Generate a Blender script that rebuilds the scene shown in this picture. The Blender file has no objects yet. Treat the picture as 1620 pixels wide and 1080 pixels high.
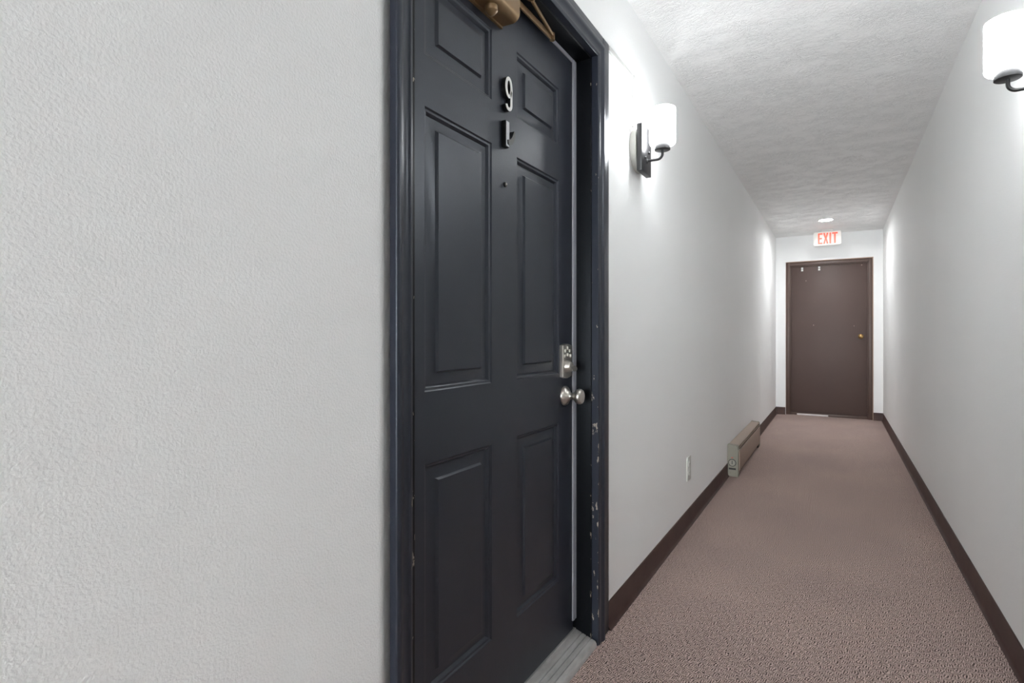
import bpy, bmesh, math, random
from mathutils import Vector, Matrix
random.seed(4)
R = math.radians
S = bpy.context.scene
COL = S.collection

# ------------------------------------------------------------------ camera, world, exposure
cd = bpy.data.cameras.new('camera'); cam = bpy.data.objects.new('camera', cd); COL.objects.link(cam)
cam.location = (0, 0, 1.085)
cam.rotation_euler = (R(90), 0, R(31.16))
cd.sensor_width = 36; cd.lens = 18.89; cd.shift_y = -9 / 1620
cd.clip_start = 0.02
S.camera = cam
WORLD_E, SCONCE_E, DOWN_E = 46.0, 31.0, 300.0
w = bpy.data.worlds.new('world'); S.world = w; w.use_nodes = True
w.node_tree.nodes['Background'].inputs[0].default_value = (.905, .96, 1, 1)
w.node_tree.nodes['Background'].inputs[1].default_value = WORLD_E
S.view_settings.view_transform = 'Standard'; S.view_settings.look = 'None'
S.view_settings.gamma = 1; S.view_settings.use_curve_mapping = False
S.view_settings.exposure = 0.28
S.cycles.max_bounces = 16; S.cycles.diffuse_bounces = 12; S.cycles.glossy_bounces = 6
S.cycles.sample_clamp_indirect = 60.0

# ------------------------------------------------------------------ room dimensions (metres)
XL, XR = -0.726, 0.503          # wall faces
Y0, Y1 = -7.5, 8.30             # rear and far wall faces
ZC = 2.445
XD = -0.80                      # corridor face of the black door

# ------------------------------------------------------------------ materials
def srgb(r, g, b):
    f = lambda v: (v / 255 / 12.92) if v / 255 <= 0.04045 else ((v / 255 + 0.055) / 1.055) ** 2.4
    return (f(r), f(g), f(b), 1)
class NT:
    def __init__(s, name):
        s.m = bpy.data.materials.new(name); s.m.use_nodes = True
        s.t = s.m.node_tree; s.b = s.t.nodes['Principled BSDF']
    def n(s, typ, **kw):
        nd = s.t.nodes.new(typ)
        for k, v in kw.items():
            if k.startswith('i_'):
                key = k[2:].replace('_', ' ')
                nd.inputs[int(key) if key.isdigit() else key].default_value = v
            else: setattr(nd, k, v)
        return nd
    def l(s, a, b): s.t.links.new(a, b)
    def coord(s): return s.n('ShaderNodeTexCoord').outputs['Object']
    def math(s, op, a, b=None, c=None):
        nd = s.n('ShaderNodeMath', operation=op)
        for i, v in enumerate((a, b, c)):
            if v is None: continue
            if isinstance(v, (int, float)): nd.inputs[i].default_value = v
            else: s.l(v, nd.inputs[i])
        return nd.outputs[0]
    def noise(s, scale, detail=3, rough=.5, dist=0, vec=None):
        nd = s.n('ShaderNodeTexNoise', i_Scale=scale, i_Detail=detail, i_Roughness=rough, i_Distortion=dist)
        s.l(vec if vec is not None else s.coord(), nd.inputs['Vector']); return nd.outputs['Fac']
    def ramp(s, fac, stops):
        nd = s.n('ShaderNodeValToRGB'); e = nd.color_ramp.elements
        while len(e) < len(stops): e.new(.5)
        for el, (p, c) in zip(e, stops):
            el.position = p; el.color = c if len(c) == 4 else (*c, 1)
        s.l(fac, nd.inputs[0]); return nd.outputs[0]
    def mix(s, fac, a, b):
        nd = s.n('ShaderNodeMix', data_type='RGBA')
        for sock, v in ((nd.inputs[0], fac), (nd.inputs[6], a), (nd.inputs[7], b)):
            if isinstance(v, (int, float, tuple)): sock.default_value = v
            else: s.l(v, sock)
        return nd.outputs[2]
    def bump(s, hgt, strength, dist):
        nd = s.n('ShaderNodeBump', i_Strength=strength, i_Distance=dist)
        s.l(hgt, nd.inputs['Height']); s.l(nd.outputs[0], s.b.inputs['Normal'])
    def base(s, c, rough=.5, metal=0, spec=.5):
        if isinstance(c, tuple): s.b.inputs['Base Color'].default_value = c
        else: s.l(c, s.b.inputs['Base Color'])
        s.b.inputs['Roughness'].default_value = rough
        s.b.inputs['Metallic'].default_value = metal
        s.b.inputs['Specular IOR Level'].default_value = spec
        return s
def simple(name, c, rough=.5, metal=0, spec=.5, grain=0.0, gscale=300):
    t = NT(name).base(c, rough, metal, spec)
    if grain: t.bump(t.noise(gscale, 2), grain, .001)
    return t.m

# painted plaster walls: fine roller stipple, faint scuffs
t = NT('wall_paint')
hn = t.math('ADD', t.noise(230, 3, .5), t.math('MULTIPLY', t.noise(70, 2), .3))
big = t.noise(2.2, 3)
scuff = t.ramp(t.noise(16, 6, .7, 1.5), [(.0, (0, 0, 0)), (.76, (0, 0, 0)), (.82, (1, 1, 1))])
c0 = t.mix(big, (.850, .860, .856, 1), (.884, .893, .889, 1))
t.base(t.mix(t.math('MULTIPLY', scuff, .12), c0, (.35, .34, .33, 1)), .62, 0, .3); t.bump(hn, .5, .0024)
M_WALL = t.m
# trowelled ceiling texture
t = NT('ceiling_texture')
co = t.coord(); wn = t.n('ShaderNodeTexNoise', i_Scale=2.6, i_Detail=2.0); t.l(co, wn.inputs['Vector'])
dv = t.n('ShaderNodeVectorMath', operation='MULTIPLY_ADD'); t.l(wn.outputs['Color'], dv.inputs[0]); dv.inputs[1].default_value = (.25, .25, 0); t.l(co, dv.inputs[2])
mp = t.n('ShaderNodeMapping'); mp.inputs['Rotation'].default_value = (0, 0, R(-14)); mp.inputs['Scale'].default_value = (.55, 1.9, 1)
t.l(dv.outputs[0], mp.inputs[0])
n1 = t.noise(34, 4, .65, 1.4, mp.outputs[0]); n2 = t.noise(110, 3, .6, .5, mp.outputs[0])
rid = t.math('MAXIMUM', t.math('SUBTRACT', 1, t.math('ABSOLUTE', t.math('MULTIPLY', t.math('SUBTRACT', n1, .52), 9))), 0)
msk = t.ramp(t.noise(7, 3), [(.36, (.2, .2, .2)), (.6, (1, 1, 1))])
hh = t.math('ADD', t.math('MULTIPLY', rid, msk), t.math('MULTIPLY', n2, .6))
t.base((.905, .912, .908, 1), .75, 0, .2); t.bump(hh, .66, .0052)
M_CEIL = t.m
# loop-pile carpet woven in short crossing dashes
t = NT('carpet')
co = t.coord()
wn = t.n('ShaderNodeTexNoise', i_Scale=30.0, i_Detail=2.0); t.l(co, wn.inputs['Vector'])
dv = t.n('ShaderNodeVectorMath', operation='MULTIPLY_ADD'); t.l(wn.outputs['Color'], dv.inputs[0]); dv.inputs[1].default_value = (.02, .02, 0); t.l(co, dv.inputs[2])
mp = t.n('ShaderNodeMapping'); mp.inputs['Rotation'].default_value = (0, 0, R(12)); t.l(dv.outputs[0], mp.inputs[0])
ck = t.n('ShaderNodeTexChecker', i_Scale=50.0); t.l(mp.outputs[0], ck.inputs[0])
wx = t.n('ShaderNodeTexWave', bands_direction='X', i_Scale=50.0, i_Distortion=2.4, i_Detail=1.0); t.l(mp.outputs[0], wx.inputs[0])
wy = t.n('ShaderNodeTexWave', bands_direction='Y', i_Scale=50.0, i_Distortion=2.4, i_Detail=1.0); t.l(mp.outputs[0], wy.inputs[0])
wv = t.mix(ck.outputs['Fac'], wx.outputs['Color'], wy.outputs['Color'])
fib = t.noise(420, 2, .6)
mot = t.noise(140, 3, .7)
hgt = t.math('ADD', t.math('MULTIPLY', wv, .6), t.math('ADD', t.math('MULTIPLY', fib, .35), t.math('MULTIPLY', t.math('SUBTRACT', mot, .5), 1.5)))
tone = t.ramp(hgt, [(.22, srgb(70, 57, 54)), (.46, srgb(194, 170, 160)), (.9, srgb(234, 211, 202))])
patch = t.ramp(t.noise(1.6, 5, .65), [(.3, (.84, .84, .87)), (.7, (1, 1, 1))])
mm = t.n('ShaderNodeMix', data_type='RGBA', blend_type='MULTIPLY', i_0=1.0)
t.l(tone, mm.inputs[6]); t.l(patch, mm.inputs[7])
t.base(mm.outputs[2], .95, 0, .1); t.bump(hgt, .35, .004)
M_CARPET = t.m
# near-black navy enamel: fine orange peel, rubbed patches, chips along given edges
def enamel(name, chips=(), col=(.017, .0195, .029, 1), rough=.37, spec=.62):
    t = NT(name); co = t.coord()
    rub = t.noise(5, 5, .65, 1.2)
    c = t.mix(t.ramp(rub, [(.62, (0, 0, 0)), (.8, (.22, .22, .22))]), col, (.06, .062, .07, 1))
    sp = t.n('ShaderNodeSeparateXYZ'); t.l(co, sp.inputs[0])
    mp = t.n('ShaderNodeMapping'); mp.inputs['Scale'].default_value = (1, 1, .32); t.l(co, mp.inputs[0])
    nz = t.noise(75, 3, .6, 0, mp.outputs[0])
    for ax, v, wd in chips:
        d = t.math('ABSOLUTE', t.math('SUBTRACT', sp.outputs[ax], v))
        near = t.math('LESS_THAN', d, wd)
        low = t.math('SUBTRACT', .70, t.math('MULTIPLY', t.math('LESS_THAN', sp.outputs['Z'], 1.0), .055))
        fac = t.math('MULTIPLY', near, t.math('GREATER_THAN', nz, low))
        c = t.mix(fac, c, (.34, .30, .25, 1))
    t.base(c, rough, 0, spec); t.b.inputs['Specular Tint'].default_value = (.84, .91, 1, 1)
    rr = t.math('ADD', t.math('MULTIPLY', rub, .16), rough - .08); t.l(rr, t.b.inputs['Roughness'])
    t.bump(t.noise(260, 2, .5), .16, .0012)
    return t.m
M_DOOR = enamel('black_door_enamel')
M_JAMB = enamel('black_jamb_enamel', (('X', -.7384, .0028),), (.0035, .004, .005, 1), .45, .18)
M_CASE = enamel('black_casing_enamel', (('Y', 1.7665, .0022), ('Y', .8015, .0022)), rough=.35, spec=.5)
M_ALU = None
t = NT('worn_aluminium')
mp = t.n('ShaderNodeMapping'); mp.inputs['Scale'].default_value = (5, 1, 1); t.l(t.coord(), mp.inputs[0])
st = t.noise(9, 5, .65, .3, mp.outputs[0])
t.base(t.ramp(st, [(.3, srgb(170, 168, 166)), (.7, srgb(205, 204, 202))]), .45, .35, .5); t.bump(st, .1, .001)
M_ALU = t.m
M_GROOVE = simple('groove_dirt', srgb(45, 43, 41), .8)
M_STRIP = simple('weatherstrip_foam', srgb(150, 152, 160), .6, grain=.2)
M_NICKEL = simple('satin_nickel', (.58, .55, .51, 1), .32, 1.0, grain=.06)
M_NICKEL_D = simple('key_metal', (.16, .15, .14, 1), .35, 1.0)
M_BUTTON = simple('pale_button', srgb(232, 230, 222), .4)
M_BRONZE = simple('gold_bronze_enamel', (.25, .16, .078, 1), .36, .45, grain=.05)
M_BLACKM = simple('matt_black_metal', (.012, .012, .013, 1), .42, .0, grain=.08)
M_NUMW = simple('white_number_face', srgb(238, 238, 235), .35)
M_NUMG = simple('polished_number_face', (.62, .63, .66, 1), .22, .9)
M_NUMB = simple('black_number_side', (.01, .01, .01, 1), .35)
M_WHITEP = simple('white_plastic', srgb(208, 208, 203), .4, grain=.03)
M_WHITEM = simple('white_painted_metal', srgb(208, 209, 206), .5)
M_CANOPY = simple('off_white_round_box', srgb(168, 167, 161), .5)
M_SLOTD = simple('dark_slot', srgb(60, 58, 56), .6)
M_BEIGE = simple('beige_enamel', srgb(166, 147, 132), .5, grain=.05)
M_BEIGEG = simple('grey_beige_enamel', srgb(134, 130, 117), .5, grain=.05)
M_FIN = simple('heater_interior', srgb(52, 42, 37), .7)
M_RED = simple('red_indicator', srgb(200, 70, 50), .4)
M_DIAL = simple('dial_face', srgb(150, 146, 134), .45)
M_DIALR = simple('dial_ring', srgb(48, 46, 42), .5)
t = NT('brown_door_paint')
n = t.noise(3, 4); vo = t.n('ShaderNodeTexVoronoi', i_Scale=5.0); t.l(t.coord(), vo.inputs['Vector'])
sp = t.math('LESS_THAN', vo.outputs['Distance'], .035)
c = t.mix(n, srgb(80, 64, 59), srgb(87, 70, 64))
t.base(t.mix(t.math('MULTIPLY', sp, .7), c, srgb(170, 150, 140)), .5, 0, .4); t.bump(t.noise(120, 3), .15, .001)
M_BROWN = t.m
M_BROWNF = simple('brown_frame_paint', srgb(86, 67, 59), .42, grain=.1, gscale=120)
M_TAN = simple('bare_tan_edge', srgb(176, 152, 136), .7)
t = NT('brown_vinyl'); n = t.noise(8, 4, .6)
t.base(t.ramp(n, [(.3, srgb(66, 47, 44)), (.7, srgb(82, 60, 54))]), .5, 0, .3)
M_BASE = t.m
M_BRASS = simple('aged_brass', (.50, .33, .14, 1), .3, 1.0)
def emissive(name, col, strength, base=(.8, .8, .8, 1), rough=.4):
    t = NT(name).base(base, rough)
    t.b.inputs['Emission Color'].default_value = col; t.b.inputs['Emission Strength'].default_value = strength
    return t.m
M_SHADE = emissive('opal_glass_lit', (.965, .985, 1, 1), SCONCE_E, (.9, .9, .9, 1), .25)
M_SHADE_IN = emissive('opal_glass_inside', (.965, .985, 1, 1), SCONCE_E * .15, (.9, .9, .9, 1), .25)
M_DOWN = emissive('downlight_lens', (.975, .985, 1, 1), DOWN_E)
M_EXITB = emissive('exit_housing', (1, .97, .93, 1), .12, srgb(228, 226, 220))
M_EXITR = emissive('exit_red', (1, .16, .09, 1), .5, srgb(235, 90, 70))

# ------------------------------------------------------------------ mesh helpers
def bm_obj(name, bm, mat, parent=None, smooth=None, recalc=True):
    if recalc: bmesh.ops.recalc_face_normals(bm, faces=bm.faces[:])
    me = bpy.data.meshes.new(name); bm.to_mesh(me); bm.free()
    me.materials.append(mat)
    if smooth is not None:
        for p in me.polygons: p.use_smooth = True
        me.set_sharp_from_angle(angle=R(smooth))
    o = bpy.data.objects.new(name, me); COL.objects.link(o)
    if parent: o.parent = parent
    return o
def add_box(bm, x0, x1, y0, y1, z0, z1, bevel=0, seg=2):
    r = bmesh.ops.create_cube(bm, size=1)
    bmesh.ops.scale(bm, verts=r['verts'], vec=(x1 - x0, y1 - y0, z1 - z0))
    bmesh.ops.translate(bm, verts=r['verts'], vec=((x0 + x1) / 2, (y0 + y1) / 2, (z0 + z1) / 2))
    if bevel:
        es = list({e for v in r['verts'] for e in v.link_edges})
        bmesh.ops.bevel(bm, geom=es, offset=bevel, segments=seg, profile=.5, affect='EDGES')
def box(name, mat, b, parent=None, bevel=0, seg=2):
    bm = bmesh.new(); add_box(bm, *b, bevel=bevel, seg=seg)
    return bm_obj(name, bm, mat, parent, 40 if bevel else None)
def loft(bm, rings, closed=True, caps=True):
    """rings: lists of points of equal length, joined in order"""
    vs = [[bm.verts.new(p) for p in r] for r in rings]
    n = len(vs[0])
    for a, b in zip(vs, vs[1:]):
        for i in range(n if closed else n - 1):
            j = (i + 1) % n
            bm.faces.new((a[i], a[j], b[j], b[i]))
    if caps and closed:
        bm.faces.new(vs[0]); bm.faces.new(vs[-1])
def extrude(name, mat, prof, axis, a, b, parent=None, smooth=35):
    """2-D profile (pairs) extruded along x, y or z from a to b; pair = the other two axes in xyz order"""
    put = {'x': lambda p, t: (t, p[0], p[1]), 'y': lambda p, t: (p[0], t, p[1]), 'z': lambda p, t: (p[0], p[1], t)}[axis]
    bm = bmesh.new(); loft(bm, [[put(p, a) for p in prof], [put(p, b) for p in prof]])
    return bm_obj(name, bm, mat, parent, smooth)
def lathe(name, mat, prof, org, axis, parent=None, seg=40, smooth=40, caps=True):
    """prof: (distance along axis, radius)"""
    ax = Vector(axis).normalized(); u = ax.orthogonal().normalized(); v = ax.cross(u)
    bm = bmesh.new(); o = Vector(org)
    rings = [[o + ax * d + (u * math.cos(k * 2 * math.pi / seg) + v * math.sin(k * 2 * math.pi / seg)) * max(r, 1e-4) for k in range(seg)] for d, r in prof]
    loft(bm, rings, caps=caps)
    return bm_obj(name, bm, mat, parent, smooth)
def tube(name, mat, pts, r, parent=None, seg=16):
    pts = [Vector(p) for p in pts]; bm = bmesh.new(); rings = []
    nrm = None
    for i, p in enumerate(pts):
        d = (pts[min(i + 1, len(pts) - 1)] - pts[max(i - 1, 0)]).normalized()
        if nrm is None: nrm = d.orthogonal().normalized()
        nrm = (nrm - d * nrm.dot(d)).normalized(); b = d.cross(nrm)
        rings.append([p + (nrm * math.cos(k * 2 * math.pi / seg) + b * math.sin(k * 2 * math.pi / seg)) * r for k in range(seg)])
    loft(bm, rings); return bm_obj(name, bm, mat, parent, 50)
def arc(c, r, a0, a1, n, e1, e2):
    c, e1, e2 = Vector(c), Vector(e1), Vector(e2)
    return [c + (e1 * math.cos(R(a0 + (a1 - a0) * i / n)) + e2 * math.sin(R(a0 + (a1 - a0) * i / n))) * r for i in range(n + 1)]
def ribbon(name, mat, path, width, x0, x1, parent=None):
    """a flat stroke along a (y, z) path, x0..x1 thick"""
    P = [Vector((p[0], p[1])) for p in path]; L, Rr = [], []
    for i, p in enumerate(P):
        d = (P[min(i + 1, len(P) - 1)] - P[max(i - 1, 0)]).normalized(); nn = Vector((-d.y, d.x)) * width[i] / 2 if isinstance(width, list) else Vector((-d.y, d.x)) * width / 2
        L.append(p + nn); Rr.append(p - nn)
    bm = bmesh.new()
    loft(bm, [[(x0, a.x, a.y), (x0, b.x, b.y), (x1, b.x, b.y), (x1, a.x, a.y)] for a, b in zip(L, Rr)])
    return bm_obj(name, bm, mat, parent, 40)
def empty(name, loc=(0, 0, 0)):
    o = bpy.data.objects.new(name, None); COL.objects.link(o); o.location = loc; o.empty_display_size = .05; return o
def tag(o, label, cat, kind=None, group=None):
    o['label'] = label; o['category'] = cat
    if kind: o['kind'] = kind
    if group: o['group'] = group
    return o
def struct(o, label, cat): return tag(o, label, cat, 'structure')

# ------------------------------------------------------------------ room shell
struct(box('floor', M_CARPET, (XL - .19, XR + .05, Y0 - .01, Y1 + .17, -.05, 0)), 'brown loop-pile carpet covering the corridor floor', 'floor')
DLX, DLY, DLR = -.112, 7.31, .0715     # recessed downlight opening
bm = bmesh.new()
q = .15; xa, xb_, ya, yb_ = XL - .15, XR + .15, Y0 - .15, Y1 + .15
def quad(x0, x1, y0, y1): bm.faces.new([bm.verts.new(p) for p in ((x0, y0, ZC), (x0, y1, ZC), (x1, y1, ZC), (x1, y0, ZC))])
quad(xa, xb_, ya, DLY - q); quad(xa, xb_, DLY + q, yb_); quad(xa, DLX - q, DLY - q, DLY + q); quad(DLX + q, xb_, DLY - q, DLY + q)
ring_o, ring_i = [], []
for k in range(48):
    a_ = 2 * math.pi * k / 48; cx_, sy_ = math.cos(a_), math.sin(a_); f_ = q / max(abs(cx_), abs(sy_))
    ring_o.append(bm.verts.new((DLX + cx_ * f_, DLY + sy_ * f_, ZC))); ring_i.append(bm.verts.new((DLX + cx_ * DLR, DLY + sy_ * DLR, ZC)))
for k in range(48): bm.faces.new((ring_o[k], ring_i[k], ring_i[(k + 1) % 48], ring_o[(k + 1) % 48]))
bmesh.ops.remove_doubles(bm, verts=bm.verts[:], dist=1e-5)
for f_ in bm.faces:
    f_.normal_update()
    if f_.normal.z > 0: f_.normal_flip()
add_box(bm, xa, xb_, ya, yb_, ZC + .12, ZC + .16)
struct(bm_obj('ceiling', bm, M_CEIL, recalc=False), 'white trowel-textured corridor ceiling', 'ceiling')
# left wall with the door opening; the plaster rolls back towards the casing on the rear side
def curl(y):   # wall face near the casing
    k = min(max((y - .722) / .031, 0), 1); return XL - .013 * k * k
bm = bmesh.new()
ys = [Y0] + [.722 + .031 * i / 8 for i in range(9)] + [.79]
front = [(curl(y), y) for y in ys]
prof = front + [(XL - .13, .79), (XL - .13, Y0)]
loft(bm, [[(x, y, -.05) for x, y in prof], [(x, y, ZC) for x, y in prof]])
add_box(bm, XL - .13, XL, 1.79, Y1 + .15, -.05, ZC)
add_box(bm, XL - .13, XL, .79, 1.79, 2.09, ZC); add_box(bm, XL - .20, XL - .18, .70, 1.88, -.05, 2.2)  # last box: unseen backing added behind the door to stop light leaks
struct(bm_obj('wall_left', bm, M_WALL, None, 40), 'long white plaster wall that holds the black panelled door', 'wall')
struct(box('wall_right', M_WALL, (XR, XR + .12, Y0, Y1 + .15, -.05, ZC)), 'long bare white plaster wall facing the black panelled door', 'wall')
DX0, DX1, DZ = -.605, .402, 2.10   # opening in the far wall
bm = bmesh.new()
add_box(bm, XL, DX0, Y1, Y1 + .15, -.05, ZC); add_box(bm, DX1, XR, Y1, Y1 + .15, -.05, ZC); add_box(bm, DX0, DX1, Y1, Y1 + .15, DZ, ZC); add_box(bm, XL, XR, Y1 + .151, Y1 + .17, -.05, ZC)  # last box: unseen backing added behind the brown door against leaking daylight
struct(bm_obj('wall_back', bm, M_WALL), 'short white end wall around the plain brown door', 'wall')
# tall doorway added at the unseen end so daylight fills the corridor
bm = bmesh.new()
add_box(bm, XL, XL + .07, Y0 - .12, Y0, -.05, ZC); add_box(bm, XR - .07, XR, Y0 - .12, Y0, -.05, ZC); add_box(bm, XL + .07, XR - .07, Y0 - .12, Y0, 2.25, ZC)
struct(bm_obj('wall_rear', bm, M_WALL), 'white wall around an open doorway added for fill daylight at the unseen corridor end', 'wall')
pd = bpy.data.lights.new('fill_doorway_portal', 'AREA'); pd.shape = 'RECTANGLE'; pd.size = XR - XL - .14; pd.size_y = 2.25
pd.cycles.is_portal = True
po = bpy.data.objects.new('fill_doorway_portal', pd); COL.objects.link(po); po.location = ((XL + XR) / 2, Y0 - .06, 1.125); po.rotation_euler = (R(90), 0, 0)

# vinyl cove base: flat back, curved toe
def cove(dirn, h=.10, th=.005, toe=.016):
    return [(0, 0), (toe * dirn, 0), (toe * dirn, .0025), ((th + .006) * dirn, .006), ((th + .002) * dirn, .012), (th * dirn, .022), (th * dirn, h - .002), ((th - .002) * dirn, h), (0, h)]
struct(extrude('baseboard_left', M_BASE, [(XL + x, z) for x, z in cove(1)], 'y', 1.879, 4.419), 'brown vinyl cove baseboard between the black casing and the beige heater', 'baseboard')
struct(extrude('baseboard_left_end', M_BASE, [(XL + x, z) for x, z in cove(1)], 'y', 5.801, Y1), 'brown vinyl cove baseboard between the beige heater and the end wall', 'baseboard')
struct(extrude('baseboard_rear', M_BASE, [(XL + x, z) for x, z in cove(1)], 'y', Y0, .715), 'brown vinyl cove baseboard on the hinge side of the black door', 'baseboard')
struct(extrude('baseboard_right', M_BASE, [(XR + x, z) for x, z in cove(-1)], 'y', Y0, Y1), 'brown vinyl cove baseboard along the bare wall opposite the black door', 'baseboard')
b1 = extrude('baseboard_back_left', M_BASE, [(Y1 + x, z) for x, z in cove(-1)], 'x', XL + .006, DX0 - .004)
struct(b1, 'short brown baseboard piece on the hinge side of the brown door', 'baseboard')
b2 = extrude('baseboard_back_right', M_BASE, [(Y1 + x, z) for x, z in cove(-1)], 'x', DX1 - .002, XR - .006)
struct(b2, 'short brown baseboard piece on the knob side of the brown door', 'baseboard')

# ------------------------------------------------------------------ black door
ROWS = [(.262, .792), (.957, 1.607), (1.724, 1.915)]
COLS = [(.940, 1.2175), (1.350, 1.6275)]
SY0, SY1, SZ0, SZ1 = .842, 1.741, .049, 2.056
def make_slab():
    bm = bmesh.new()
    yb = sorted([SY0, SY1] + [v for c in COLS for v in c]); zb = sorted([SZ0, SZ1] + [v for c in ROWS for v in c])
    V = {}
    def vt(y, z):
        if (y, z) not in V: V[(y, z)] = bm.verts.new((XD, y, z))
        return V[(y, z)]
    for a, b in zip(yb, yb[1:]):
        for c, d in zip(zb, zb[1:]):
            if (a, b) in COLS and (c, d) in ROWS: continue
            bm.faces.new((vt(a, c), vt(b, c), vt(b, d), vt(a, d)))
    bmesh.ops.recalc_face_normals(bm, faces=bm.faces[:])
    xb = XD - .044
    c4 = [(SY0, SZ0), (SY1, SZ0), (SY1, SZ1), (SY0, SZ1)]
    fr = [bm.verts.new((XD, y, z)) for y, z in c4]; bk = [bm.verts.new((xb, y, z)) for y, z in c4]
    for i in range(4): bm.faces.new((fr[i], fr[(i + 1) % 4], bk[(i + 1) % 4], bk[i]))
    bm.faces.new(bk)
    bmesh.ops.remove_doubles(bm, verts=bm.verts[:], dist=1e-5)
    return bm
door = bm_obj('door_1', make_slab(), M_DOOR)
struct(door, 'black six-panel door with number 9, keypad lock and gold closer', 'door')
PROF = [(0, 0), (.0006, -.0004), (.0034, -.0036), (.0042, -.0040), (.0092, -.0046), (.0100, -.0052), (.0148, -.0112), (.0156, -.0120), (.0172, -.0122), (.0452, -.0068), (.0460, -.0062), (.0494, -.0012), (.0504, -.0003)]
for (y0, y1) in COLS:
    for (z0, z1) in ROWS:
        bm = bmesh.new()
        rings = []
        for d, x in PROF:
            e = d * .90
            rings.append([(XD + x, y0 + d, z0 + e), (XD + x, y1 - d, z0 + e), (XD + x, y1 - d, z1 - e), (XD + x, y0 + d, z1 - e)])
        vs = [[bm.verts.new(p) for p in r] for r in rings]
        for a, b in zip(vs, vs[1:]):
            for i in range(4): bm.faces.new((a[i], a[(i + 1) % 4], b[(i + 1) % 4], b[i]))
        bm.faces.new(vs[-1])
        o = bm_obj('panel', bm, M_DOOR, door, 22)
# numerals
def nine_path(y, z, w, h):
    cy, rz = y + w / 2, h * .29
    cz = z + h - rz; ry = w / 2
    p = [(cy + ry * math.cos(R(a)), cz + rz * math.sin(R(a))) for a in range(-20, -361, -14)]
    p += [(y + w, cz - h * .05 * k) for k in range(1, 6)]
    r2 = h * .18
    p += [(cy + ry * math.cos(R(a)), z + r2 + r2 * math.sin(R(a))) for a in range(-8, -165, -12)]
    return p
pth = nine_path(1.2705, 1.7195, .027, .086)
o9 = ribbon('number_nine', M_NUMB, pth, .011, XD + .0005, XD + .0125, door); o9['label'] = 'white numeral 9 with black sides'
ribbon('number_face', M_NUMW, pth, .0095, XD + .0127, XD + .0142, o9)
stem = [(1.277, 1.612 + .0725 * k / 6) for k in range(7)]
o1 = ribbon('number_one', M_NUMB, stem, .020, XD + .0005, XD + .0130, door); o1['label'] = 'numeral 1 hanging upside down below the 9'
ribbon('number_face', M_NUMG, [(y, z + (.0015 if k == 0 else -.0015 if k == 6 else 0)) for k, (y, z) in enumerate(stem)], .0165, XD + .0132, XD + .0142, o1)
hook = [(1.277, 1.626), (1.286, 1.627), (1.295, 1.631), (1.303, 1.640), (1.308, 1.652), (1.311, 1.664)]
ribbon('number_flag', M_NUMB, hook, [.012, .015, .0155, .014, .011, .006], XD + .002, XD + .0162, o1)
# peephole
pe = lathe('peephole', M_NUMB, [(0, .0075), (.003, .0075), (.004, .006), (.0042, .0035)], (XD + .0002, 1.285, 1.5105), (1, 0, 0), door, 24)
lathe('lens', M_NICKEL, [(0, .003), (.0015, .002), (.002, .0005)], (XD + .0045, 1.285, 1.5105), (1, 0, 0), pe, 16)
# keypad deadbolt
xf = XD + .0125
yy0, yy1, zz0, zz1 = 1.634, 1.704, .940, 1.058
pr = []
for i in range(9):
    a = i / 8; pr.append((yy0 + (yy1 - yy0) * a, zz0 + .006 - .006 * math.sin(math.pi * a)))
for i in range(9):
    a = 1 - i / 8; pr.append((yy0 + (yy1 - yy0) * a, zz1 - .005 + .005 * math.sin(math.pi * a)))
bm = bmesh.new()
cy, cz = (yy0 + yy1) / 2, (zz0 + zz1) / 2
sh = lambda k: [(cy + (y - cy) * k, cz + (z - cz) * (1 - (1 - k) * .55)) for y, z in pr]
loft(bm, [[(XD + .0004, y, z) for y, z in pr], [(xf - .003, y, z) for y, z in pr], [(xf, y, z) for y, z in sh(.94)]])
lock = bm_obj('deadbolt_plate', bm, M_NICKEL, door, 30); lock['label'] = 'brushed nickel keypad deadbolt'
for (y, z) in [(1.667, 1.0435), (1.650, 1.034), (1.684, 1.034), (1.644, 1.0165), (1.667, 1.0205), (1.690, 1.0165)]:
    box('button', M_BUTTON, (xf + .0002, xf + .0028, y - .0050, y + .0050, z - .0052, z + .0052), lock, .0015)
cyl = lathe('lock_cylinder', M_NICKEL, [(0, .0225), (.004, .0220), (.010, .0185), (.0150, .0175), (.0165, .0160), (.0168, .0125), (.0155, .0122)], (xf + .0002, 1.667, .980), (1, 0, 0), lock, 40)
bm = bmesh.new(); add_box(bm, xf + .0145, xf + .020, 1.6655, 1.6685, .970, .980)
loft(bm, [[(xf + .0195 + .0085 * (1 - math.cos(R(a))), 1.667 + dy, .974 + .0095 * math.sin(R(a))) for a in range(0, 360, 20)] for dy in (-.0018, .0018)])
bm_obj('key', bm, M_NICKEL_D, lock, 40)
# door knob
kn = lathe('door_knob', M_NICKEL, [(0, .0335), (.004, .0335), (.007, .0310), (.0095, .0300), (.0140, .0225), (.019, .0150), (.024, .0115), (.031, .0105), (.036, .0125), (.042, .0195), (.048, .0245), (.054, .0262), (.060, .0258), (.0645, .0232), (.0660, .0205), (.0655, .0190), (.0662, .0170), (.0672, .0080), (.0674, .0002)], (XD + .0004, 1.671, .8795), (1, 0, 0), door, 48)
kn['label'] = 'satin nickel round door knob'
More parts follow.
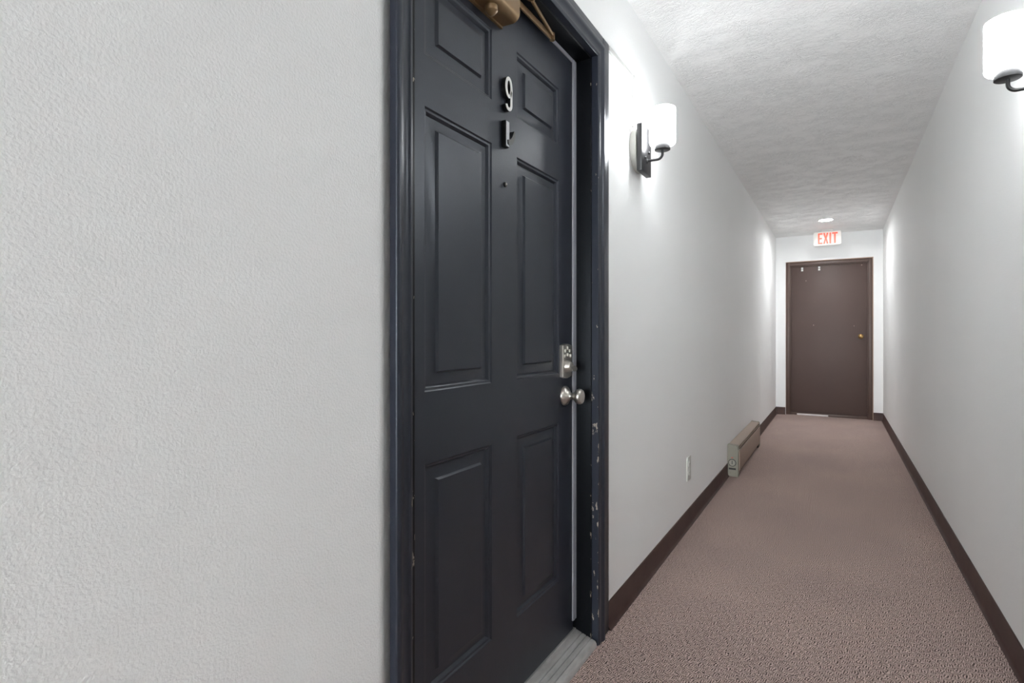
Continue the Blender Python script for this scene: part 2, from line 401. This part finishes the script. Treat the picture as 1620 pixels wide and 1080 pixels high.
# door closer: body, pinion cap, arm and rod
cb = bmesh.new()
pz = []
for a in range(-90, 1, 10): pz.append((XD + .040 + .022 * math.cos(R(a)), 1.962 + .022 * math.sin(R(a))))
pz = [(XD + .0004, 1.936), (XD + .0070, 1.936), (XD + .0070, 1.942)] + pz + [(XD + .062, 2.006), (XD + .056, 2.012), (XD + .0004, 2.012)]
loft(cb, [[(x, y, z) for x, z in pz] for y in (1.015, 1.262)])
closer = bm_obj('door_closer', cb, M_BRONZE, door, 40); closer['label'] = 'gold bronze door closer body'
lathe('pinion_cap', M_BRONZE, [(0, .0165), (.012, .0165), (.0135, .0155), (.020, .0105), (.025, .004), (.0255, .0005)], (XD + .033, 1.165, 1.9395), (0, 0, -1), closer, 32)
box('closer_arm', M_BRONZE, (XD + .0175, XD + .0245, 1.150, 1.540, 2.026, 2.046), closer, .003)
lathe('elbow_joint', M_BRONZE, [(0, .0085), (.022, .0085), (.024, .007)], (XD + .023, 1.533, 2.0265), (0, 0, 1), closer, 24)
tube('connecting_rod', M_BRONZE, [(XD + .026, 1.528, 2.042), (XD + .036, 1.45, 2.046), (XD + .049, 1.355, 2.050)], .0052, closer)
lathe('arm_shoe', M_BRONZE, [(0, .013), (.006, .013), (.008, .010)], (XD + .050, 1.348, 2.0575), (0, 0, -1), closer, 24)

# ------------------------------------------------------------------ black door frame
frame = empty('trim_1', (XL, 1.285, 0))
struct(frame, 'black painted frame and casing around the black panelled door', 'door frame')
bpy.context.view_layer.update()
def under(o, p):
    o.parent = p; o.matrix_parent_inverse = p.matrix_world.inverted(); return o
CP = [(0, -.0124), (0, .0096), (.0008, .0108), (.0085, .0140), (.0105, .0140), (.012, .0125), (.016, .0112), (.031, .0130), (.0340, .0143), (.0385, .0163), (.042, .0178), (.050, .0180), (.0535, .0168), (.055, .0145), (.055, 0)]
YI0, YI1, ZI = .805, 1.765, 2.066
def casing(side):
    bm = bmesh.new()
    if side == 'l': rings = [[(XL + v, YI0 - u * .945, .0) for u, v in CP], [(XL + v, YI0 - u * .945, ZI + u) for u, v in CP]]
    elif side == 'r': rings = [[(XL + v, YI1 + u, .0) for u, v in CP], [(XL + v, YI1 + u, ZI + u) for u, v in CP]]
    else: rings = [[(XL + v, YI0 - u * .945, ZI + u) for u, v in CP], [(XL + v, YI1 + u, ZI + u) for u, v in CP]]
    loft(bm, rings); return under(bm_obj('casing', bm, M_CASE, None, 30), frame)
for s_ in 'lrh': casing(s_)
under(box('backing_strip', M_CASE, (XL + .0002, XL + .0075, YI1 + .0555, 1.8775, 0, 2.1565), None, .0015), frame)
under(box('backing_strip', M_CASE, (XL + .0002, XL + .0075, .75, YI1 + .0553, 2.1215, 2.1565), None, .0015), frame)
for b in ((-.9, -.7386, 1.757, 1.7895, 0, 2.0895), (-.9, -.7386, .7905, .838, 0, 2.0895), (-.9, -.7386, .838, 1.757, 2.0585, 2.0895)):
    under(box('jamb', M_JAMB, b, None, .0012), frame)
# foam weatherstrip: a rounded face with a lengthwise crease
def strip_prof(a, b):
    m = a + (b - a) * .62
    return [(-.7985, a), (-.7945, a + .001), (-.7925, a + (m - a) * .5), (-.7945, m - .001), (-.7960, m), (-.7940, m + .001), (-.7935, b - .001), (-.7955, b), (-.7985, b)]
bm = bmesh.new(); p = strip_prof(1.7285, 1.7565); loft(bm, [[(x, y, z) for x, y in p] for z in (.082, 2.0575)])
under(bm_obj('weatherstrip', bm, M_STRIP, None, 30), frame)
bm = bmesh.new(); p = strip_prof(2.0460, 2.0580); loft(bm, [[(x, y, z) for x, z in p] for y in (.839, 1.7280)])
under(bm_obj('weatherstrip', bm, M_STRIP, None, 30), frame)
# threshold with three grooves
tp = [(-.86, .002), (-.86, .045)]
def ztop(x): return .045 if x < -.795 else .041 - (x + .795) * .20 if x < -.790 else .040 - (x + .790) * .30
xs = [-.797, -.795, -.792, -.786]
for g in (-.772, -.755, -.738): xs += [g - .0017, g - .0016, g + .0016, g + .0017]
xs += [-.728, -.722]
prof = [(-.86, .001), (-.86, .045)]
for x in xs:
    z = ztop(x)
    for g in (-.772, -.755, -.738):
        if abs(abs(x - g) - .0016) < 1e-6: z -= .0042
    prof.append((x, z))
prof += [(-.7175, .012), (-.7165, .001)]
under(extrude('threshold', M_ALU, prof, 'y', .8385, 1.7565, None, 25), frame).__setitem__('label', 'grooved aluminium threshold')

# ------------------------------------------------------------------ brown end door
d2 = box('door_2', M_BROWN, (-.548, .342, Y1 + .062, Y1 + .10, .034, 2.036), None, .002)
struct(d2, 'plain flush brown door at the end of the corridor under the exit sign', 'door')
lathe('door_knob', M_BRASS, [(0, .031), (.004, .031), (.010, .024), (.016, .012), (.028, .011), (.034, .017), (.042, .025), (.052, .0285), (.061, .025), (.066, .016), (.068, .0005)], (.268, Y1 + .0615, 1.078), (0, -1, 0), d2, 32)['label'] = 'round brass knob'
for x in (-.407, -.205):
    o = box('screw_plate', M_WHITEM, (x - .012, x + .012, Y1 + .058, Y1 + .0618, 1.968, 1.992), d2, .002)
    o2 = box('screw_plate', M_WHITEM, (x - .012, x + .012, Y1 + .058, Y1 + .0618, 1.997, 2.021), d2, .002)
box('door_light_gap', simple('pale_light_leak', srgb(215, 208, 206), .4), (-.47, -.10, Y1 + .0425, Y1 + .0495, .0005, .022), d2, .002)  # pale strip standing in for light leaking under the door
f2 = empty('trim_2', (0, Y1 + .03, 0)); bpy.context.view_layer.update()
struct(f2, 'brown stepped frame around the plain brown end door', 'door frame')
fy = Y1 + .022
for b in ((DX0 + .004, -.556, fy, Y1 + .145, 0, DZ - .010), (.350, DX1 - .010, fy, Y1 + .145, 0, DZ - .010), (-.556, .350, fy, Y1 + .145, 2.046, DZ - .010)):
    under(box('frame_member', M_BROWNF, b, None, .003), f2)
for b in ((-.556, -.545, fy + .022, Y1 + .060, 0, 2.046), (.339, .350, fy + .022, Y1 + .060, 0, 2.046), (-.545, .339, fy + .022, Y1 + .060, 2.033, 2.046)):
    under(box('door_stop', M_BROWNF, b, None, .002), f2)
for b in ((DX0 + .0005, DX0 + .0035, Y1 - .003, Y1 + .10, .0005, DZ - .0005), (DX1 - .0095, DX1 - .0005, Y1 - .003, Y1 + .10, .0005, DZ - .0005), (DX0 + .008, DX1 - .010, Y1 - .003, Y1 + .10, DZ - .0095, DZ - .0005)):
    under(box('edge_strip', M_TAN, b, None, .001), f2)
under(box('sill', M_BROWNF, (-.555, .349, Y1 + .05, Y1 + .145, .0005, .0335), None, .002), f2)

# ------------------------------------------------------------------ sconces
def sconce(x_wall, sgn, y, dz, box_behind, label):
    """sgn +1: on the left wall, facing +x"""
    root = empty('wall_sconce', (x_wall, y, 1.856 + dz)); bpy.context.view_layer.update()
    tag(root, label, 'wall lamp', group='black wall sconces with opal shades')
    g = lambda d: x_wall + sgn * d
    xr = lambda a, b: (min(g(a), g(b)), max(g(a), g(b)))
    off = .026 if box_behind else .0
    add = lambda o: under(o, root)
    if box_behind:
        add(lathe('round_box', M_CANOPY, [(.0003, .090), (.021, .090), (.0245, .087), (.0255, .080)], (x_wall, y + .012, 1.862 + dz), (sgn, 0, 0), None, 56, 30))
    z0, z1 = 1.759 + dz, 1.952 + dz
    pl = add(box('back_plate', M_BLACKM, (*xr(off + .0005, off + .0225), y - .0635, y + .0635, z0, z1), None, .0018))
    for zz in (1.838 + dz, 1.872 + dz):
        under(lathe('screw', M_BLACKM, [(0, .006), (.005, .006), (.007, .004)], (g(off + .0226), y + (.025 if zz > 1.85 + dz else -.025), zz - .02), (sgn, 0, 0), None, 16), pl)
    xc = off + .0885
    za = 1.811 + dz
    pts = [(g(off + .022), y, za), (g(xc - .022), y, za)] + arc((g(xc - .020), y, za + .020), .020, -90, 0, 8, (sgn, 0, 0), (0, 0, 1)) + [(g(xc), y, 1.852 + dz)]
    add(tube('arm', M_BLACKM, pts, .0052, None, 16))
    add(lathe('arm_flange', M_BLACKM, [(0, .010), (.004, .010), (.006, .008)], (g(off + .0226), y, za), (sgn, 0, 0), None, 24))
    add(lathe('cup', M_BLACKM, [(0, .0295), (.001, .0310), (.0195, .0310), (.0200, .0280)], (g(xc), y, 1.8453 + dz), (0, 0, 1), None, 40))
    zb = 1.8655 + dz; H = .148; r = .0523
    prof = [(0, .012), (0, r - .012), (.002, r - .006), (.006, r - .002), (.012, r), (H - .004, r), (H - .001, r - .001), (H, r - .0025), (H - .001, r - .004), (.013, r - .0042), (.007, r - .008), (.004, r - .014), (.004, .012)]
    so = add(lathe('shade', M_SHADE, prof, (g(xc), y, zb), (0, 0, 1), None, 56, 40, caps=False))
    so.data.materials.append(M_SHADE_IN)
    for i, pgn in enumerate(so.data.polygons):
        if i // 56 >= 7: pgn.material_index = 1
    return root
sconce(XL, 1, 2.2035, 0, True, 'black wall sconce on a round white box beside the black door')
sconce(XR, -1, 2.03, -.034, False, 'black wall sconce mounted flat on the bare wall facing the black door')

# ------------------------------------------------------------------ surface wire channel
rc = empty('wire_channel', (XL, 2.0, 2.15)); bpy.context.view_layer.update()
tag(rc, 'white surface wire channel from the black casing down to the sconce', 'wire channel')
under(box('channel_run', M_WHITEM, (XL + .0003, XL + .011, 1.8785, 2.148, 2.136, 2.154), None, .003), rc)
under(box('elbow', M_WHITEM, (XL + .0003, XL + .0145, 2.1485, 2.185, 2.125, 2.158), None, .004), rc)
under(box('channel_drop', M_WHITEM, (XL + .0003, XL + .011, 2.158, 2.178, 1.9495, 2.1247), None, .003), rc)

# ------------------------------------------------------------------ outlet
ol = box('wall_outlet', M_WHITEP, (XL + .0003, XL + .0065, 3.095, 3.187, .262, .398), None, .003)
tag(ol, 'white duplex outlet plate low on the door wall', 'outlet')
for zc_ in (.354, .306):
    rc2 = lathe('receptacle', M_WHITEP, [(0, .0165), (.002, .0165), (.003, .015)], (XL + .0066, 3.141, zc_), (1, 0, 0), ol, 24)
    for dy in (-.0065, .0065): box('slot', M_SLOTD, (XL + .0092, XL + .0099, 3.141 + dy - .0013, 3.141 + dy + .0013, zc_ - .001, zc_ + .007), rc2)
lathe('screw', M_WHITEM, [(0, .004), (.0012, .003)], (XL + .0066, 3.141, .33), (1, 0, 0), ol, 12)

# ------------------------------------------------------------------ baseboard heater
ht = empty('baseboard_heater', (XL, 5.1, 0)); bpy.context.view_layer.update()
tag(ht, 'beige electric baseboard heater with a dial on its grey end cap', 'heater')
hx0, hx1, hy0, hy1 = XL + .0005, -.648, 4.42, 5.80
def hbox(nm, m, b, bev=.002): return under(box(nm, m, b, None, bev), ht)
# end cap: chamfered outline
def cap(y0, y1, name):
    p = [(hx0, .0005), (hx1 - .003, .0005), (hx1, .004), (hx1, .214), (hx1 - .004, .233), (hx1 - .012, .240), (hx0 + .003, .246), (hx0, .243)]
    bm = bmesh.new(); c = (sum(q[0] for q in p) / 8, .12)
    sm = [(c[0] + (x - c[0]) * .96, c[1] + (z - c[1]) * .985) for x, z in p]
    loft(bm, [[(x, y0, z) for x, z in sm], [(x, y0 + .002, z) for x, z in p], [(x, y1, z) for x, z in p]])
    return under(bm_obj(name, bm, M_BEIGEG, None, 20), ht)
c1 = cap(hy0, hy0 + .055, 'end_cap'); cap(hy1 - .05, hy1, 'end_cap')
hy2, hy3 = hy0 + .0555, hy1 - .0505
hbox('back_panel', M_FIN, (hx0, hx0 + .004, hy2, hy3, .02, .236))
bm = bmesh.new()
p = [(hx0 + .0045, .236), (hx0 + .0045, .2445), (hx1 - .012, .2390), (hx1 - .004, .2345), (hx1 - .001, .2300), (hx1 - .004, .2290), (hx1 - .006, .2325), (hx1 - .014, .235)]
loft(bm, [[(x, y, z) for x, z in p] for y in (hy2, hy3)])
under(bm_obj('hood', bm, M_BEIGE, None, 30), ht)
bm = bmesh.new()
p = [(hx1 + .001, .036), (hx1 + .003, .040), (hx1 + .003, .190), (hx1 - .001, .196), (hx1 - .010, .193), (hx1 - .010, .190), (hx1 - .003, .192), (hx1 - .001, .186), (hx1 - .001, .042), (hx1 - .012, .036)]
loft(bm, [[(x, y, z) for x, z in p] for y in (hy2 + .002, hy3 + .004)])
under(bm_obj('front_panel', bm, M_BEIGE, None, 30), ht)
hbox('deflector', M_BEIGE, (hx1 - .014, hx1 - .004, hy2, hy3, .2035, .2130), .0015)
hbox('heating_element', M_FIN, (hx0 + .006, hx1 - .022, hy2, hy3, .05, .19))
hbox('foot', M_FIN, (hx0 + .005, hx1 - .002, hy3 - .06, hy3 - .03, .0005, .034), .001)
dl = lathe('dial', M_DIALR, [(0, .0285), (.003, .0285), (.004, .0270)], (-.690, hy0 - .0002, .108), (0, -1, 0), c1, 32); 
lathe('dial_face', M_DIAL, [(0, .0240), (.002, .0235)], (-.690, hy0 - .0044, .108), (0, -1, 0), dl, 32)
dl.parent = None; under(dl, ht)
hbox('dial_pointer', M_DIALR, (-.6925, -.6875, hy0 - .009, hy0 - .0066, .098, .124), .0008)
hbox('name_plate', M_DIALR, (-.714, -.664, hy0 - .0025, hy0 - .0002, .054, .068), .0008)
hbox('indicator_light', M_RED, (-.697, -.683, hy0 - .003, hy0 - .0002, .144, .150), .001)
for xx in (-.705, -.668): under(lathe('screw', M_BEIGEG, [(0, .004), (.002, .003)], (xx, hy0 - .0002, .025), (0, -1, 0), None, 12), ht)

# ------------------------------------------------------------------ exit sign and downlight
ex = empty('exit_sign', (-.105, 7.93, 2.41)); bpy.context.view_layer.update()
tag(ex, 'white exit sign with red letters hung from the ceiling', 'exit sign')
ey = 7.93
bm = bmesh.new(); add_box(bm, -.258, .048, ey, ey + .045, 2.240, 2.412)
bmesh.ops.bevel(bm, geom=[e for e in bm.edges if abs(e.verts[0].co.y - e.verts[1].co.y) > .01], offset=.022, segments=5, profile=.5, affect='EDGES')
bmesh.ops.bevel(bm, geom=[e for e in bm.edges if e.calc_face_angle(0) > 1 and abs(e.verts[0].co.y - ey) < 1e-4 and abs(e.verts[1].co.y - ey) < 1e-4], offset=.004, segments=2, profile=.5, affect='EDGES')
under(bm_obj('housing', bm, M_EXITB, None, 40), ex)
under(box('ceiling_canopy', M_WHITEM, (-.170, -.040, ey + .002, ey + .043, 2.4125, ZC - .0005), None, .004), ex)
def letter(name, polys):
    bm = bmesh.new()
    for p in polys: loft(bm, [[(x, ey - .0004, z) for x, z in p], [(x, ey - .004, z) for x, z in p]])
    return under(bm_obj(name, bm, M_EXITR), ex)
lz0, lz1 = 2.258, 2.396
rect = lambda a, b, c, d: [(a, c), (b, c), (b, d), (a, d)]
x = -.208; lw = .050
bm = bmesh.new()
p = [(x, lz0), (x + lw, lz0), (x + lw, lz0 + .018), (x + .018, lz0 + .018), (x + .018, lz0 + .060), (x + lw - .006, lz0 + .060), (x + lw - .006, lz0 + .078), (x + .018, lz0 + .078), (x + .018, lz1 - .018), (x + lw, lz1 - .018), (x + lw, lz1), (x, lz1)]
letter('letter_e', [p])
x = -.150; lw = .058; zm = (lz0 + lz1) / 2
letter('letter_x', [[(x, lz0), (x + .020, lz0), (x + lw / 2, zm - .022), (x + lw - .020, lz0), (x + lw, lz0), (x + lw / 2 + .011, zm), (x + lw, lz1), (x + lw - .020, lz1), (x + lw / 2, zm + .022), (x + .020, lz1), (x, lz1), (x + lw / 2 - .011, zm)]])
letter('letter_i', [rect(-.082, -.062, lz0, lz1)])
x = -.052
letter('letter_t', [[(x + .020, lz0), (x + .040, lz0), (x + .040, lz1 - .020), (x + .060, lz1 - .020), (x + .060, lz1), (x, lz1), (x, lz1 - .020), (x + .020, lz1 - .020)]])

def downlight(x, y, label):
    r = empty('ceiling_downlight', (x, y, ZC)); bpy.context.view_layer.update()
    tag(r, label, 'ceiling light')
    under(lathe('trim_ring', M_WHITEM, [(-.016, .068), (-.001, .0705), (.004, .0725), (.006, .080), (.004, .087), (.0003, .088)], (x, y, ZC), (0, 0, -1), None, 48, 40, caps=False), r)
    under(lathe('lens', M_DOWN, [(-.016, .0675), (-.013, .0675), (-.012, .050), (-.0115, .0005)], (x, y, ZC), (0, 0, -1), None, 48), r)
    return r
downlight(DLX, DLY, 'round lit ceiling downlight in front of the exit sign')
